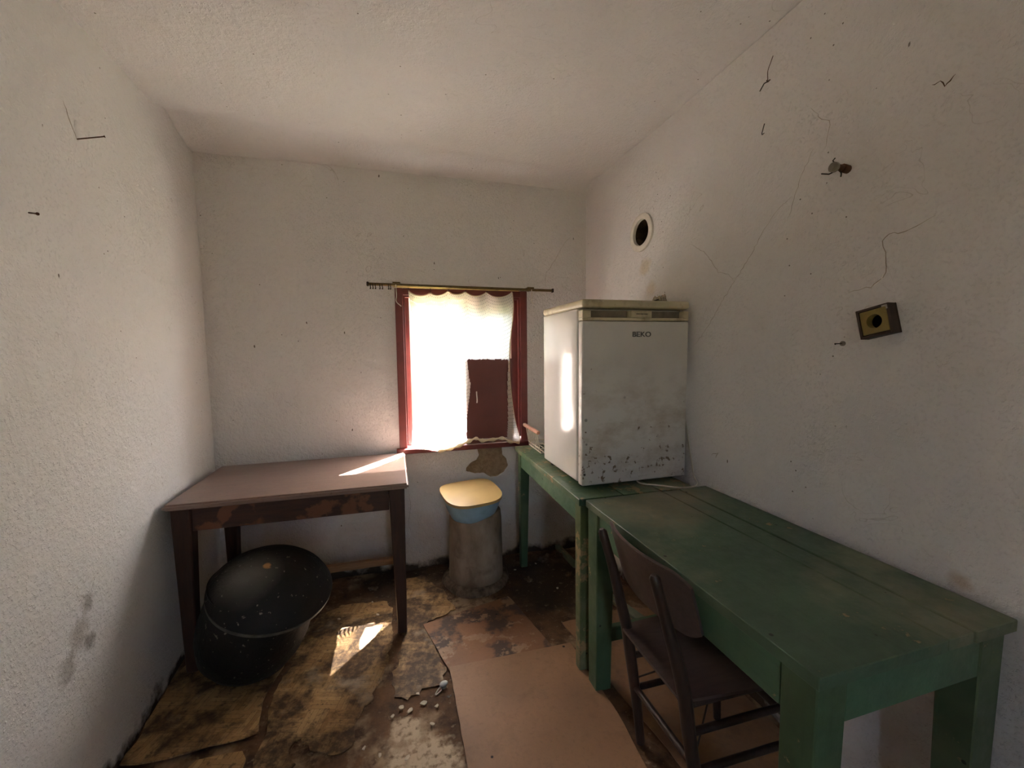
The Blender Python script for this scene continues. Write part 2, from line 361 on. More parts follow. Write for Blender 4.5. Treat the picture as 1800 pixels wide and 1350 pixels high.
def prism(bm, pts, z0, z1, bev=0.):
    b = [bm.verts.new((p[0], p[1], z0)) for p in pts]; t = [bm.verts.new((p[0], p[1], z1)) for p in pts]; n = len(pts)
    fs = [bm.faces.new(b[::-1]), bm.faces.new(t)] + [bm.faces.new((b[i], b[(i+1) % n], t[(i+1) % n], t[i])) for i in range(n)]
    if bev: bmesh.ops.bevel(bm, geom=list(fs[1].edges), offset=bev, segments=2, affect='EDGES')
    return bm
def lathe(bm, prof, seg=48, wob=0., cap=True):
    rings = []
    for r, z in prof:
        rings.append([bm.verts.new((r*(1+wob*math.sin(3*a+5*z))*math.cos(a), r*(1+wob*math.sin(2*a+9*z))*math.sin(a), z)) for a in (2*PI*i/seg for i in range(seg))])
    for a, b in zip(rings, rings[1:]):
        for i in range(seg): bm.faces.new((a[i], a[(i+1) % seg], b[(i+1) % seg], b[i]))
    if cap:
        for r in (rings[0], rings[-1]): bm.faces.new(r)
    return bm
def tube(bm, pts, rad, seg=8, cap=True):
    pts = [Vector(p) for p in pts]; rs = rad if isinstance(rad, (list, tuple)) else [rad]*len(pts); rings = []; up = None
    for i, p in enumerate(pts):
        d = (pts[min(i+1, len(pts)-1)] - pts[max(i-1, 0)]).normalized()
        if up is None: up = d.orthogonal().normalized()
        up = (up - d*up.dot(d)); up = up.normalized() if up.length > 1e-6 else d.orthogonal().normalized()
        s = d.cross(up)
        rings.append([bm.verts.new(p + (up*math.cos(a)+s*math.sin(a))*rs[i]) for a in (2*PI*k/seg for k in range(seg))])
    for a, b in zip(rings, rings[1:]):
        for i in range(seg): bm.faces.new((a[i], a[(i+1) % seg], b[(i+1) % seg], b[i]))
    if cap: bm.faces.new(rings[0]); bm.faces.new(rings[-1])
    return bm
def smooth_path(pts, n=6):
    pts = [Vector(p) for p in pts]; P = [pts[0]*2-pts[1]] + pts + [pts[-1]*2-pts[-2]]; out = []
    for i in range(1, len(P)-2):
        for k in range(n):
            t = k/n; a, b, c, d = P[i-1], P[i], P[i+1], P[i+2]
            out.append(.5*((2*b)+(c-a)*t+(2*a-5*b+4*c-d)*t*t+(3*b-a-3*c+d)*t**3))
    out.append(pts[-1]); return out
def rough_poly(pts, step=.03, amp=.004, seed=1):
    rnd = random.Random(seed); out = []
    for a, b in zip(pts, pts[1:]+pts[:1]):
        a, b = Vector(a[:2]), Vector(b[:2]); n = max(1, int((b-a).length/step)); nrm = Vector((-(b-a).y, (b-a).x)).normalized()
        for k in range(n): out.append(a+(b-a)*(k/n)+nrm*(rnd.uniform(-amp, amp) if k else rnd.uniform(-amp, amp)*.4))
    return out
def wob(x, y, s=0.):
    return math.sin(2.1*x+1.3*y+s)*.5+math.sin(3.7*x-2.9*y+1.7*s)*.3+math.sin(6.1*y+4.3*x+2*s)*.2
def in_poly(p, poly):
    x, y = p; c = False; j = len(poly)-1
    for i in range(len(poly)):
        xi, yi = poly[i]; xj, yj = poly[j]
        if (yi > y) != (yj > y) and x < (xj-xi)*(y-yi)/(yj-yi)+xi: c = not c
        j = i
    return c
def dist_poly(p, poly):
    p = Vector(p); best = 9
    for a, b in zip(poly, poly[1:]+poly[:1]):
        a, b = Vector(a), Vector(b); t = max(0, min(1, (p-a).dot(b-a)/max(1e-9, (b-a).length_squared))); best = min(best, (a+(b-a)*t-p).length)
    return best

# ------------------------------------------------------------------ the setting
# ceiling: sagging, rises a little towards the window wall and then coves down onto it
def ceil_z(x, y):
    u = (x-XL)/(XR-XL); v = max(0., min(1.4, (YB-y)/(YB-.5)))
    zb = 2.4306+(2.4057-2.4306)*u; zn = 2.3755+(2.5426-2.3755)*u
    z = zb+(zn-zb)*v
    fold = .30-.22*max(0, min(1, u))          # distance of the fold from the back wall
    d = YB-y
    amp = .055*(1-.4*u)
    bumpz = amp*math.exp(-((d-fold)/.11)**2) + .02*math.exp(-((d-fold-.3)/.28)**2)
    bumpz *= min(1, max(0, d/.06))
    return z+bumpz+.006*wob(x*1.5, y*1.5, 2)
bm = B(); nx, ny = 60, 110; g = []
for j in range(ny+1):
    t = j/ny; y = YREAR+(YB-YREAR)*(1-(1-t)**1.6) if j < ny else YB
    g.append([bm.verts.new((wl(y)-.03+(wr(y)-wl(y)+.06)*i/nx, y+(.05 if j == ny else 0), ceil_z(wl(y)+(wr(y)-wl(y))*i/nx, y))) for i in range(nx+1)])
for j in range(ny):
    for i in range(nx): bm.faces.new((g[j][i], g[j][i+1], g[j+1][i+1], g[j+1][i]))
tag(obj('ceiling', bm, 'plaster_ceiling', smooth=True), kind='structure')
# floor
bm = B(); nx, ny = 90, 110; g = []
for j in range(ny+1):
    y = YREAR+(YB+.03-YREAR)*j/ny
    g.append([bm.verts.new((wl(y)-.03+(wr(y)-wl(y)+.06)*i/nx, y, -.003+.0022*wob(x_ := (i*.21), y*7, 1))) for i in range(nx+1)])
for j in range(ny):
    for i in range(nx): bm.faces.new((g[j][i], g[j][i+1], g[j+1][i+1], g[j+1][i]))
tag(obj('floor', bm, 'floor_dirt', smooth=True), kind='structure')
# window opening
WX0, WX1, WZ0, WZ1 = .010, .778, .775, 1.722
THK = .16
PATCH = [onY(x, y) for x, y in ((838, 786), (842, 800), (838, 808), (828, 813), (820, 822), (819, 828), (835, 832), (850, 831), (862, 838), (874, 837), (886, 829), (893, 818), (890, 806), (883, 799), (882, 786))]
PATCH = [(p.x, p.z) for p in PATCH]
bm = B()
def axis_pts(a, b, marks, step):
    out = []; m_ = [a]+marks+[b]
    for p, q in zip(m_, m_[1:]):
        n = max(1, round((q-p)/step)); out += [p+(q-p)*k/n for k in range(n)]
    return out+[b]
xs = axis_pts(XL-.04, XR+.04, [WX0, .36, .70, WX1], .02); zs = axis_pts(-.05, 2.55, [.50, WZ0, WZ1], .02)
def refine(v, a, b, step):
    out = [p for p in v if not (a < p < b)]; n = round((b-a)/step); out += [a+(b-a)*k/n for k in range(1, n)]; return sorted(set(round(p, 5) for p in out))
xs = refine(xs, .36, .70, .006); zs = refine(zs, .50, WZ0, .006)
lay = bm.verts.layers.float.new('patch'); g = []
for z in zs:
    row = []
    for x in xs:
        pv = 0.; dy = .004*wob(x*1.3, z*1.3, 4)
        if x < WX0-.05 or x > WX1+.05 or z < WZ0-.3 or z > WZ1+.05: pass
        else: dy *= .2
        if .34 < x < .72 and .48 < z < WZ0:
            d = dist_poly((x, z), PATCH); d = d if in_poly((x, z), PATCH) else -d
            pv = max(0, min(1, .5+d/.02)); dy += .009*max(0, min(1, d/.006+.3))
        if z < .12: dy -= .025*(1-z/.12)*max(0, wob(x*3, 0, 1)+.4)
        v = bm.verts.new((x, YB+dy, z)); v[lay] = pv; row.append(v)
    g.append(row)
for j in range(len(zs)-1):
    for i in range(len(xs)-1):
        cx, cz = (xs[i]+xs[i+1])/2, (zs[j]+zs[j+1])/2
        if WX0 < cx < WX1 and WZ0 < cz < WZ1: continue
        bm.faces.new((g[j][i], g[j][i+1], g[j+1][i+1], g[j+1][i]))
wallb = tag(obj('wall_back', bm, 'plaster_back', smooth=True), kind='structure')
# window reveal and outer skin of the wall
bm = B()
box(bm, WX0-.3, WX0, YB+.012, YB+THK, WZ0-.3, WZ1+.3); box(bm, WX1, WX1+.3, YB+.012, YB+THK, WZ0-.3, WZ1+.3)
box(bm, WX0, WX1, YB+.012, YB+THK, WZ1, WZ1+.3); box(bm, WX0, WX1, YB+.012, YB+THK, WZ0-.3, WZ0)
obj('window_reveal', bm, 'plaster_reveal', wallb)
def side_wall(name, fx, mat, hole=None):
    bm = B(); ys = [YREAR-.02+(YB+.04-YREAR+.02)*j/90 for j in range(91)]; zz = [-.05+2.70*j/66 for j in range(67)]
    S = .14
    if hole:
        hy, hz, hr = hole
        ys = sorted([y for y in ys if abs(y-hy) > S+.01]+[hy-S+2*S*k/8 for k in range(9)]); zz = sorted([z for z in zz if abs(z-hz) > S+.01]+[hz-S+2*S*k/8 for k in range(9)])
    g = {}
    for j, z in enumerate(zz):
        for i, y in enumerate(ys):
            dx = .006*wob(y*1.2, z*1.2, 6) if fx is wl else .003*wob(y*1.2, z*1.2, 8)
            if hole: dx *= min(1, max(0, (math.hypot(y-hy, z-hz)-.2)/.25))
            g[i, j] = bm.verts.new((fx(y)+dx, y, z))
    ring_edge = []
    for j in range(len(zz)-1):
        for i in range(len(ys)-1):
            if hole and abs((ys[i]+ys[i+1])/2-hy) < S and abs((zz[j]+zz[j+1])/2-hz) < S: continue
            bm.faces.new((g[i, j], g[i+1, j], g[i+1, j+1], g[i, j+1]))
    if hole:
        i0 = min(i for i, y in enumerate(ys) if abs(y-(hy-S)) < 1e-6); j0 = min(j for j, z in enumerate(zz) if abs(z-(hz-S)) < 1e-6)
        loop = [(i0+k, j0) for k in range(8)]+[(i0+8, j0+k) for k in range(8)]+[(i0+8-k, j0+8) for k in range(8)]+[(i0, j0+8-k) for k in range(8)]
        outer = [g[k] for k in loop]; inner = []
        for v in outer:
            a = math.atan2(v.co.z-hz, v.co.y-hy); y = hy+hr*math.cos(a); inner.append(bm.verts.new((fx(y), y, hz+hr*math.sin(a))))
        n = len(outer)
        for k in range(n): bm.faces.new((outer[k], outer[(k+1) % n], inner[(k+1) % n], inner[k]))
    return tag(obj(name, bm, mat, smooth=True), kind='structure')
walll = side_wall('wall_left', wl, 'plaster_left')
VC = onR(1129, 409); VY, VZ, VR = VC.y, VC.z, .068
wallr = side_wall('wall_right', wr, 'plaster_right', (VY, VZ, VR))
# rear wall behind the photographer, with an unseen doorway added for weak light from behind
DX0, DX1, DZ = -.55, .30, 2.0
bm = B(); T = YREAR
box(bm, -1.2, DX0, T-.16, T, -.05, 2.6); box(bm, DX1, 1.7, T-.16, T, -.05, 2.6); box(bm, DX0, DX1, T-.16, T, DZ, 2.6)
tag(obj('wall_rear', bm, 'plaster_reveal'), kind='structure')
dr = tag(empty('unseen_door_1', (DX0, T-.1, 0)), kind='structure')
for x0, x1, z0, z1 in ((0, .05, 0, DZ), (DX1-DX0-.05, DX1-DX0, 0, DZ), (.05, DX1-DX0-.05, DZ-.05, DZ)): obj('door_frame', bx(x0, x1, -.07, .08, z0, z1, bev=.004), 'red_paint', dr)
lf = obj('unseen_door_leaf', bx(.05, .67, -.02, .02, .01, DZ-.055, bev=.003), 'red_paint', dr); obj('door_handle', tube(B(), [(.63, .02, 1.0), (.63, .06, 1.0), (.54, .065, 1.0)], .008, 8), 'iron_dark', lf)  # unseen leaf, nearly closed to limit the light from behind
# ground outdoors
bm = B(); prev = None      # yard, then a steep bank, invented to darken the view through the lace
for y, z in ((YB+.16, -.3), (4.6, -.28), (5.2, .2), (5.9, 1.6), (6.8, 3.0), (8.5, 3.6), (16, 4.0)):
    row = [bm.verts.new((x*1.0, y+(.25*wob(x*.9, y) if y > 4 else 0), z+(.25*wob(x*.7, y*2, 3) if z > 0 else 0))) for x in range(-14, 15)]
    if prev:
        for i in range(28): bm.faces.new((prev[i], prev[i+1], row[i+1], row[i]))
    prev = row
tag(obj('ground_outside', bm, 'ground_outside', smooth=True), kind='structure')
bm = B(); box(bm, -12, 12, -14, YREAR-.16, -.12, -.06); tag(obj('yard_ground', bm, 'ground_outside'), kind='structure')

# ------------------------------------------------------------------ window_1
win = tag(empty('window_1', (0, YB, WZ0)), kind='structure')
def wpart(name, x0, x1, y0, y1, z0, z1, mat='red_paint', bev=.003, par=None):
    return obj(name, bx(x0, x1, y0-YB, y1-YB, z0-WZ0, z1-WZ0, bev=bev), mat, par or win)
ox0, ox1, oz0, oz1 = -.017, .806, .772, 1.748
wpart('casing', ox0, .030, YB-.014, YB+.03, oz0, oz1); wpart('casing', .760, ox1, YB-.014, YB+.03, oz0, oz1)
wpart('casing', .030, .760, YB-.014, YB+.03, 1.706, oz1)
for x0, x1 in ((.030, .040), (.750, .760)): wpart('bead', x0, x1, YB-.004, YB+.03, .80, 1.706, bev=.002)
wpart('bead', .04, .75, YB-.004, YB+.03, 1.694, 1.706, bev=.002)
wpart('frame_post', .030, .066, YB+.052, YB+.105, .776, 1.72); wpart('jamb', .0105, .03, YB+.03, YB+.15, .776, 1.72); wpart('jamb', .760, .7775, YB+.03, YB+.15, .776, 1.72)
sy0, sy1 = YB+.045, YB+.085
def sash(px, py, rz, a, b):       # a casement with its hinge at px, py; local x runs from the hinge
    s = empty('sash', (px, py-YB, 0), rz); s.parent = win
    q = lambda n, x0, x1, y0, y1, z0, z1, mt='red_paint', bv=.003: obj(n, bx(x0, x1, y0, y1, z0-WZ0, z1-WZ0, bev=bv), mt, s)
    for x0 in (a, b-.045): q('stile', x0, x0+.045, 0, .04, .80, 1.70)
    for z0, z1 in ((.80, .855), (1.65, 1.70), (1.24, 1.265)): q('rail', a+.045, b-.045, 0, .04, z0, z1)
    for z0, z1 in ((.855, 1.24), (1.265, 1.65)): q('pane', a+.043, b-.043, .018, .021, z0, z1, 'window_glass', 0)
sash(.030, YB+.11, math.radians(97), 0, .372)     # left casement swung open outwards
sash(.410, YB+.045, 0, 0, .348)
wpart('sill', -.035, .822, YB-.040, YB+.15, .742, .774, bev=.005)
CY = YB-.045
# board standing in the lower right of the opening
bp = tag(empty('window_board', (.548, CY+.018, .78)), 'dark red board with a small latch standing in the window behind the lace curtain', 'board')
obj('panel', bx(-.155, .150, -.007, .007, -.004, .538, bev=.003), 'red_board', bp)
obj('latch_hook', tube(B(), smooth_path([(-.085, -.012, .33), (-.088, -.026, .325), (-.086, -.028, .28), (-.085, -.014, .262)], 4), .004, 6), 'string_white', bp, True)

# curtain rod
RY = YB-.055; p0, p1 = onY(645, 499, RY), onY(972, 511, RY)
rod = tag(empty('curtain_rod', (p0.x, RY, p0.z)), 'brass curtain rod with hooks above the red window', 'curtain rod')
dv = p1-p0
def onrod(px): t = (px-645)/(972-645); return dv*t
obj('rail', tube(B(), [(0, 0, 0), dv], .0085, 10), 'brass', rod, True)
obj('draw_wire', tube(B(), [onrod(687)+Vector((0, -.012, -.013)), onrod(905)+Vector((0, -.012, -.012))], .0028, 6), 'brass_bright', rod, True)
for px in (692, 928):
    c = onrod(px); b = B(); box(b, c.x-.022, c.x+.022, -.012, .054, c.z+.004, c.z+.016, bev=.002); box(b, c.x-.008, c.x+.008, .0, .054, c.z-.004, c.z+.006, bev=.002); obj('bracket', b, 'brass', rod)
for px in (646, 971): c = onrod(px); obj('end_cap', bx(c.x-.006, c.x+.006, -.012, .012, c.z-.012, c.z+.012, bev=.003), 'iron_dark', rod)
for px in (650, 654, 658, 665, 669, 679, 682): 
    c = onrod(px); obj('glider_hook', tube(B(), smooth_path([c+Vector((0, -.009, .0)), c+Vector((.001, -.012, -.012)), c+Vector((.003, -.008, -.027)), c+Vector((-.002, -.004, -.024))], 3), .0026, 6), 'iron_dark', rod, True)
for px, L, tw in ((691, .125, .04), (929, .09, .012)):
    c = onrod(px); obj('pull_string', tube(B(), smooth_path([c+Vector((0, -.016, 0)), c+Vector((.002, -.015, -L*.5)), c+Vector((0, -.014, -L*.78)), c+Vector((tw, -.014, -L)) if tw < .02 else c+Vector((.028, -.014, -L))], 5), .0026, 6), 'string_white', rod, True)

# lace curtain
def cz(x, y): return (620+x/3.75, 470+y/3.75)
CY = YB-.045
LEFT = [(365, 150), (385, 300), (398, 420), (405, 520), (416, 640), (428, 720), (424, 790), (426, 860), (428, 950), (420, 1010), (396, 1060), (392, 1120), (400, 1195)]
RIGHT = [(1050, 162), (1058, 240), (1056, 330), (1042, 450), (1034, 560), (1034, 680), (1042, 800), (1056, 920), (1074, 1030), (1092, 1095), (1100, 1130), (1098, 1152)]
BOT = [(400, 1195), (505, 1205), (565, 1212), (630, 1200), (690, 1180), (760, 1150), (810, 1128), (850, 1142), (920, 1136), (985, 1126), (1040, 1148), (1098, 1152)]
HOOKS = [(365, 150), (510, 165), (628, 155), (740, 158), (880, 164), (1050, 162)]
def lerp_list(pts, t):
    t = t*(len(pts)-1); i = min(int(t), len(pts)-2); f = t-i; return (pts[i][0]+(pts[i+1][0]-pts[i][0])*f, pts[i][1]+(pts[i+1][1]-pts[i][1])*f)
def top_pt(u):
    x = 365+(1050-365)*u
    for a, b in zip(HOOKS, HOOKS[1:]):
        if a[0] <= x <= b[0]+1e-6:
            f = (x-a[0])/(b[0]-a[0]); sag = 30*(b[0]-a[0])/150; return (x, a[1]+(b[1]-a[1])*f+sag*(4*f*(1-f))**.8)
HOLE = [(757, 605), (1024, 607), (1020, 800), (1024, 1000), (1018, 1120), (980, 1122), (830, 1128), (790, 1130), (750, 1128), (752, 1000), (770, 850), (777, 765), (764, 715), (765, 690), (757, 650)]
SUN_OPENING = []
for p in ((632, 1143), (634, 1122), (644, 1102), (672, 1099), (660, 1116), (645, 1132)):
    q = onZ(*p, .004); t_ = (CY-q.y)/SUN_DIR.y; q = q+SUN_DIR*t_; SUN_OPENING.append((q.x, q.z))     # unseen opening, cut to shape the sun patch on the floor
bm = B(); uvl = bm.loops.layers.uv.new('UVMap'); NU, NV = 120, 160; g = []
for j in range(NV+1):
    v = j/NV; row = []
    for i in range(NU+1):
        u = i/NU; T_ = top_pt(u); Bm = lerp_list(BOT, u); L_ = lerp_list(LEFT, v); R_ = lerp_list(RIGHT, v)
        # Coons patch in the plane of the window
        x = (1-v)*T_[0]+v*Bm[0]+(1-u)*L_[0]+u*R_[0]-((1-u)*(1-v)*365+u*(1-v)*1050+(1-u)*v*400+u*v*1098)
        y = (1-v)*T_[1]+v*Bm[1]+(1-u)*L_[1]+u*R_[1]-((1-u)*(1-v)*150+u*(1-v)*162+(1-u)*v*1195+u*v*1152)
        fold_ = .010*math.sin(u*31+.6*math.sin(v*4))*(1-.5*v)+.007*math.sin(u*15+2*v)
        if u > .9: fold_ += -.012*(u-.9)/.1
        p = onY(*cz(x, y), CY+fold_*.6); row.append((bm.verts.new(p), (x, y), (u*.70, v*1.0)))
    g.append(row)
for j in range(NV):
    for i in range(NU):
        q = (g[j][i], g[j][i+1], g[j+1][i+1], g[j+1][i]); cx = sum(k[1][0] for k in q)/4; cy_ = sum(k[1][1] for k in q)/4
        if in_poly((cx, cy_), HOLE): continue
        wc = sum((k[0].co for k in q), Vector())/4
        if in_poly((wc.x, wc.z), SUN_OPENING): continue
        f = bm.faces.new([k[0] for k in q])
        for lp, k in zip(f.loops, q): lp[uvl].uv = k[2]
bmesh.ops.delete(bm, geom=[v for v in bm.verts if not v.link_faces], context='VERTS')
cur = tag(empty('lace_curtain', (.39, CY, .76)), 'torn cream lace curtain hanging in the red window', 'curtain')
def wparent(o, root):
    o.parent = root; bpy.context.view_layer.update(); o.matrix_parent_inverse = root.matrix_world.inverted(); return o
c_ = wparent(obj('lace_cloth', bm, 'lace', smooth=True), cur)
hem = [onY(*cz(*p), CY-.006) for p in BOT[2:]]; hb = tube(B(), smooth_path(hem, 5), [.009+.004*math.sin(k*1.3) for k in range(5*(len(hem)-1)+1)], 8); wparent(obj('bottom_hem', hb, 'lace_hem', smooth=True), cur)
hr_ = [onY(*cz(*p), CY-.004) for p in RIGHT]; wparent(obj('side_hem', tube(B(), smooth_path(hr_, 4), .0035, 6), 'lace_hem', smooth=True), cur)
top = [onY(*cz(*top_pt(k/60)), CY-.002) for k in range(61)]; wparent(obj('top_hem', tube(B(), top, .0032, 6), 'lace_hem', smooth=True), cur)
for hx, hy in HOOKS:
    a = onY(*cz(hx, hy), CY); a2 = Vector((a.x, RY-.012, onrod(cz(hx, hy)[0]).z+p0.z-.012)); wparent(obj('curtain_hook', tube(B(), [a+Vector((0, -.003, -.006)), (a+a2)/2+Vector((.003, -.004, 0)), a2], .0018, 6), 'iron_dark'), cur)

# ------------------------------------------------------------------ brown wooden table
TZ = .757; t1 = tag(empty('wooden_table', (-.47, 2.29, 0), math.radians(.9)), 'dark brown wooden table with a dusty top in the corner by the window', 'table')
hw, hd = .487, .312
b = B(); prism(b, [(-hw, -hd), (hw, -hd), (hw, hd), (-hw, hd)], TZ-.026, TZ); bmesh.ops.bevel(b, geom=[e for e in b.edges if abs(e.verts[0].co.z-e.verts[1].co.z) < 1e-6], offset=.008, segments=3, affect='EDGES')
obj('tabletop', b, 'wood_table_top', t1, True)
lx, ly = hw-.055, hd-.052
for sx in (-1, 1):
    for sy in (-1, 1): obj('leg', tleg(sx*lx, sy*ly, .044, .072, .0065, TZ-.026, sx*.006, 0, .004), 'wood_leg', t1)
for sy in (-1, 1): obj('apron', bx(-lx+.036, lx-.036, sy*(ly+.012)-.011, sy*(ly+.012)+.011, TZ-.128, TZ-.026, bev=.002), 'wood_table', t1)
for sx in (-1, 1): obj('apron', bx(sx*(lx+.012)-.011, sx*(lx+.012)+.011, -ly+.036, ly-.036, TZ-.128, TZ-.026, bev=.002), 'wood_table', t1)
obj('stretcher', bx(-lx+.02, lx-.02, ly-.016, ly+.016, .095, .135, bev=.003), 'wood_raw', t1)

# ------------------------------------------------------------------ sooty cauldron
ca = tag(empty('cauldron', (-.705, 1.95, .0), rot=(math.radians(2), math.radians(20), 0)), 'soot black iron cauldron with domed lid leaning under the brown table', 'cauldron')
prof = [(.02, .016), (.085, .016), (.135, .030), (.178, .075), (.203, .14), (.213, .21), (.210, .29), (.214, .35), (.220, .375), (.19, .375)]
pb = obj('pot_body', lathe(B(), prof, 56, .012), 'soot_iron', ca, True)
bpy.context.view_layer.update(); ca.location.z = .0075-min((pb.matrix_world @ v.co).z for v in pb.data.vertices)
ld = empty('lid', (.022, -.018, .385)); ld.parent = ca; ld.rotation_euler = (math.radians(12), math.radians(-5), 0)
obj('lid_dome', lathe(B(), [(.218, -.012), (.232, -.004), (.236, .006), (.230, .018), (.205, .052), (.165, .088), (.115, .118), (.06, .134), (.012, .138)], 64, .01), 'soot_iron', ld, True)
obj('lid_rim', lathe(B(), [(.19, -.022), (.226, -.020), (.236, -.010), (.2365, .002), (.230, .003)], 64, .01, False), 'lid_rim_iron', ld, True)

# ------------------------------------------------------------------ concrete pipe toilet
tl = tag(empty('pipe_toilet', (.405, 2.415, 0)), 'concrete pipe toilet with blue seat and yellowish lid below the window', 'toilet')
obj('concrete_pipe', lathe(B(), [(.160, .0), (.160, .04), (.158, .2), (.154, .38), (.150, .425), (.143, .432), (.120, .43)], 56, .008), 'concrete', tl, True)
b = lathe(B(), [(.20, .0), (.195, .018), (.178, .032), (.158, .036)], 56, .05, False); obj('mortar_collar', b, 'mortar', tl, True)
sb = lathe(B(), [(.085, .38), (.125, .405), (.150, .46), (.166, .506), (.170, .518), (.162, .523), (.150, .516)], 56, 0, False); so_ = obj('seat_bowl', sb, 'blue_plastic', tl, True)
for v in so_.data.vertices: v.co.y -= .022; v.co.x -= .018
lid = []
for k in range(64):
    a = 2*PI*k/64; c, s = math.cos(a), math.sin(a); e = .5 if s < 0 else .32
    lid.append((.168*math.copysign(abs(c)**(.62 if s < 0 else .42), c), (.175 if s < 0 else .185)*math.copysign(abs(s)**(.85 if s < 0 else .5), s)))
b = prism(B(), lid, 0, .016); bmesh.ops.bevel(b, geom=[e for e in b.edges if abs(e.verts[0].co.z-e.verts[1].co.z) < 1e-6], offset=.004, segments=2, affect='EDGES')
l_ = obj('lid', b, 'cream_lid', tl, True, loc=(-.022, -.02, .528)); l_.rotation_euler = (math.radians(4), math.radians(-2), math.radians(8))

# ------------------------------------------------------------------ green tables
def plank_row(root, x0, xs_, y0, y1, z0, z1, mats, name='plank'):
    for k, (a, b_) in enumerate(zip(xs_, xs_[1:])): obj(name, bx(a+(.003 if k else 0), b_-(.003 if k < len(xs_)-2 else 0), y0+(.002*(k % 2)), y1-(.003*(k % 2)), z0, z1-(.0012*(k % 2)), bev=.0018), mats[k % len(mats)], root)
GZ = .769
g1 = tag(empty('green_table', (.6812, 1.534, 0)), 'green painted table under the fridge with worn edges', 'table')
W1, L1 = .545, .982
plank_row(g1, 0, [0, .20, .38, W1], 0, L1, GZ-.028, GZ, ['green_worn'])
for (x, y, mt) in ((.045, .045, 'green_leg_worn'), (W1-.05, .045, 'green_leg'), (.045, L1-.045, 'green_leg'), (W1-.05, L1-.045, 'green_leg')): obj('leg', tleg(x, y, .042, .060, .0065, GZ-.028, -.008 if x < .1 else .006, 0), mt, g1)
obj('apron', bx(.018, .040, .075, L1-.075, GZ-.118, GZ-.028, bev=.002), 'green_apron', g1); obj('apron', bx(W1-.045, W1-.023, .075, L1-.075, GZ-.118, GZ-.028, bev=.002), 'green_apron', g1)
for y in (.022, L1-.044): obj('apron', bx(.075, W1-.08, y, y+.022, GZ-.118, GZ-.028, bev=.002), 'green_apron', g1)
GA = .0211; g2 = tag(empty('green_table', (.7239, .5562, 0), GA), 'long green plank table along the right wall in front of the fridge', 'table')
W2, L2 = .576, .962; GZ2 = .771
plank_row(g2, 0, [0, .352, .437, W2], 0, L2, GZ2-.028, GZ2, ['green_top'])
for (x, y) in ((.050, .050), (W2-.055, .050), (.046, L2-.045), (W2-.05, L2-.045)): obj('leg', tleg(x, y, .066, .078, .0065, GZ2-.028, -.003 if x < .1 else .003, 0), 'green_leg', g2)
obj('apron', bx(.014, .036, .089, L2-.084, GZ2-.133, GZ2-.028, bev=.002), 'green_apron', g2); obj('apron', bx(W2-.040, W2-.018, .089, L2-.084, GZ2-.133, GZ2-.028, bev=.002), 'green_apron', g2)
obj('apron', bx(.089, W2-.094, .014, .036, GZ2-.123, GZ2-.028, bev=.002), 'green_apron', g2); obj('apron', bx(.085, W2-.089, L2-.036, L2-.014, GZ2-.123, GZ2-.028, bev=.002), 'green_apron', g2)
obj('stretcher', bx(.075, W2-.08, L2-.058, L2-.030, .19, .25, bev=.003), 'green_leg', g2)

# ------------------------------------------------------------------ fridge
FX0, FX1, FY0, FY1 = .738, 1.258, 1.632, 2.105; FZ = .769
fr = tag(empty('fridge', ((FX0+FX1)/2-.002, FY0, FZ), .014), 'old dirty white undercounter fridge standing on the green table', 'fridge')
fw_, FD, FH = (FX1-FX0)/2, FY1-FY0, .812
Z0 = .022
obj('cabinet', bx(-fw_, fw_, .052, FD, Z0, FH-.034, bev=.010, seg=3), 'fridge_enamel', fr, True)
obj('gasket', bx(-fw_+.012, fw_-.012, .040, .054, Z0+.012, FH-.05, bev=.002), 'gasket', fr)
dmesh = B(); box(dmesh, -fw_+.001, fw_-.001, 0, .042, Z0-.004, .722, bev=.007, seg=3); dor = obj('door', dmesh, 'fridge_door', fr, True)
hs = empty('handle_strip', (0, 0, 0)); hs.parent = fr
b = B(); box(b, -fw_+.001, fw_-.001, .030, .042, .724, .768, bev=.003)                        # back of the grip
box(b, -fw_+.001, fw_-.001, 0, .034, .724, .737, bev=.003); box(b, -fw_+.001, -fw_+.040, 0, .034, .735, .768, bev=.003); box(b, fw_-.030, fw_-.001, 0, .034, .735, .768, bev=.003); box(b, -.035, .070, -.001, .034, .735, .768, bev=.003)
obj('grip', b, 'fridge_beige', hs)
for x0, x1 in ((-fw_+.041, -.036), (.071, fw_-.031)): obj('grip_recess_shade', bx(x0, x1, .0285, .0305, .738, .767), 'recess_shade_brown', hs)  # added dark panels; the shade of the recess is put into their colour
for k in range(3): obj('print_mark', bx(-.008+k*.019, .009+k*.019, -.0018, -.0008, .7515, .7545), 'black_print', hs)
obj('worktop', bx(-fw_-.002, fw_+.002, -.004, FD+.002, FH-.034, FH, bev=.012, seg=4), 'fridge_beige', fr, True)
for x in (-fw_+.04, fw_-.04):
    for y in (.07, FD-.05): obj('foot', lathe(B(), [(.018, 0), (.018, .012), (.010, .014), (.010, .024)], 16), 'black_print', fr, True, loc=(x, y, 0))
def text_obj(txt, size, mat, parent, loc, rot, sx=1.):
    c = bpy.data.curves.new('t', 'FONT'); c.body = txt; c.size = size; c.align_x = 'CENTER'; c.align_y = 'CENTER'; c.extrude = .0006; c.offset = size*.018; c.space_character = 1.02
    o = bpy.data.objects.new('t', c); COL.objects.link(o); bpy.context.view_layer.update()
    me = bpy.data.meshes.new_from_object(o.evaluated_get(bpy.context.evaluated_depsgraph_get())); bpy.data.objects.remove(o)
    me.materials.append(M[mat]); r = bpy.data.objects.new('badge_lettering', me); COL.objects.link(r); r.parent = parent; r.location = loc; r.rotation_euler = rot; r.scale = (sx, 1, 1); return r
bd = text_obj('BEKO', .030, 'badge_grey', dor, (.020, -.0008, .665), (PI/2, 0, 0), 1.22)
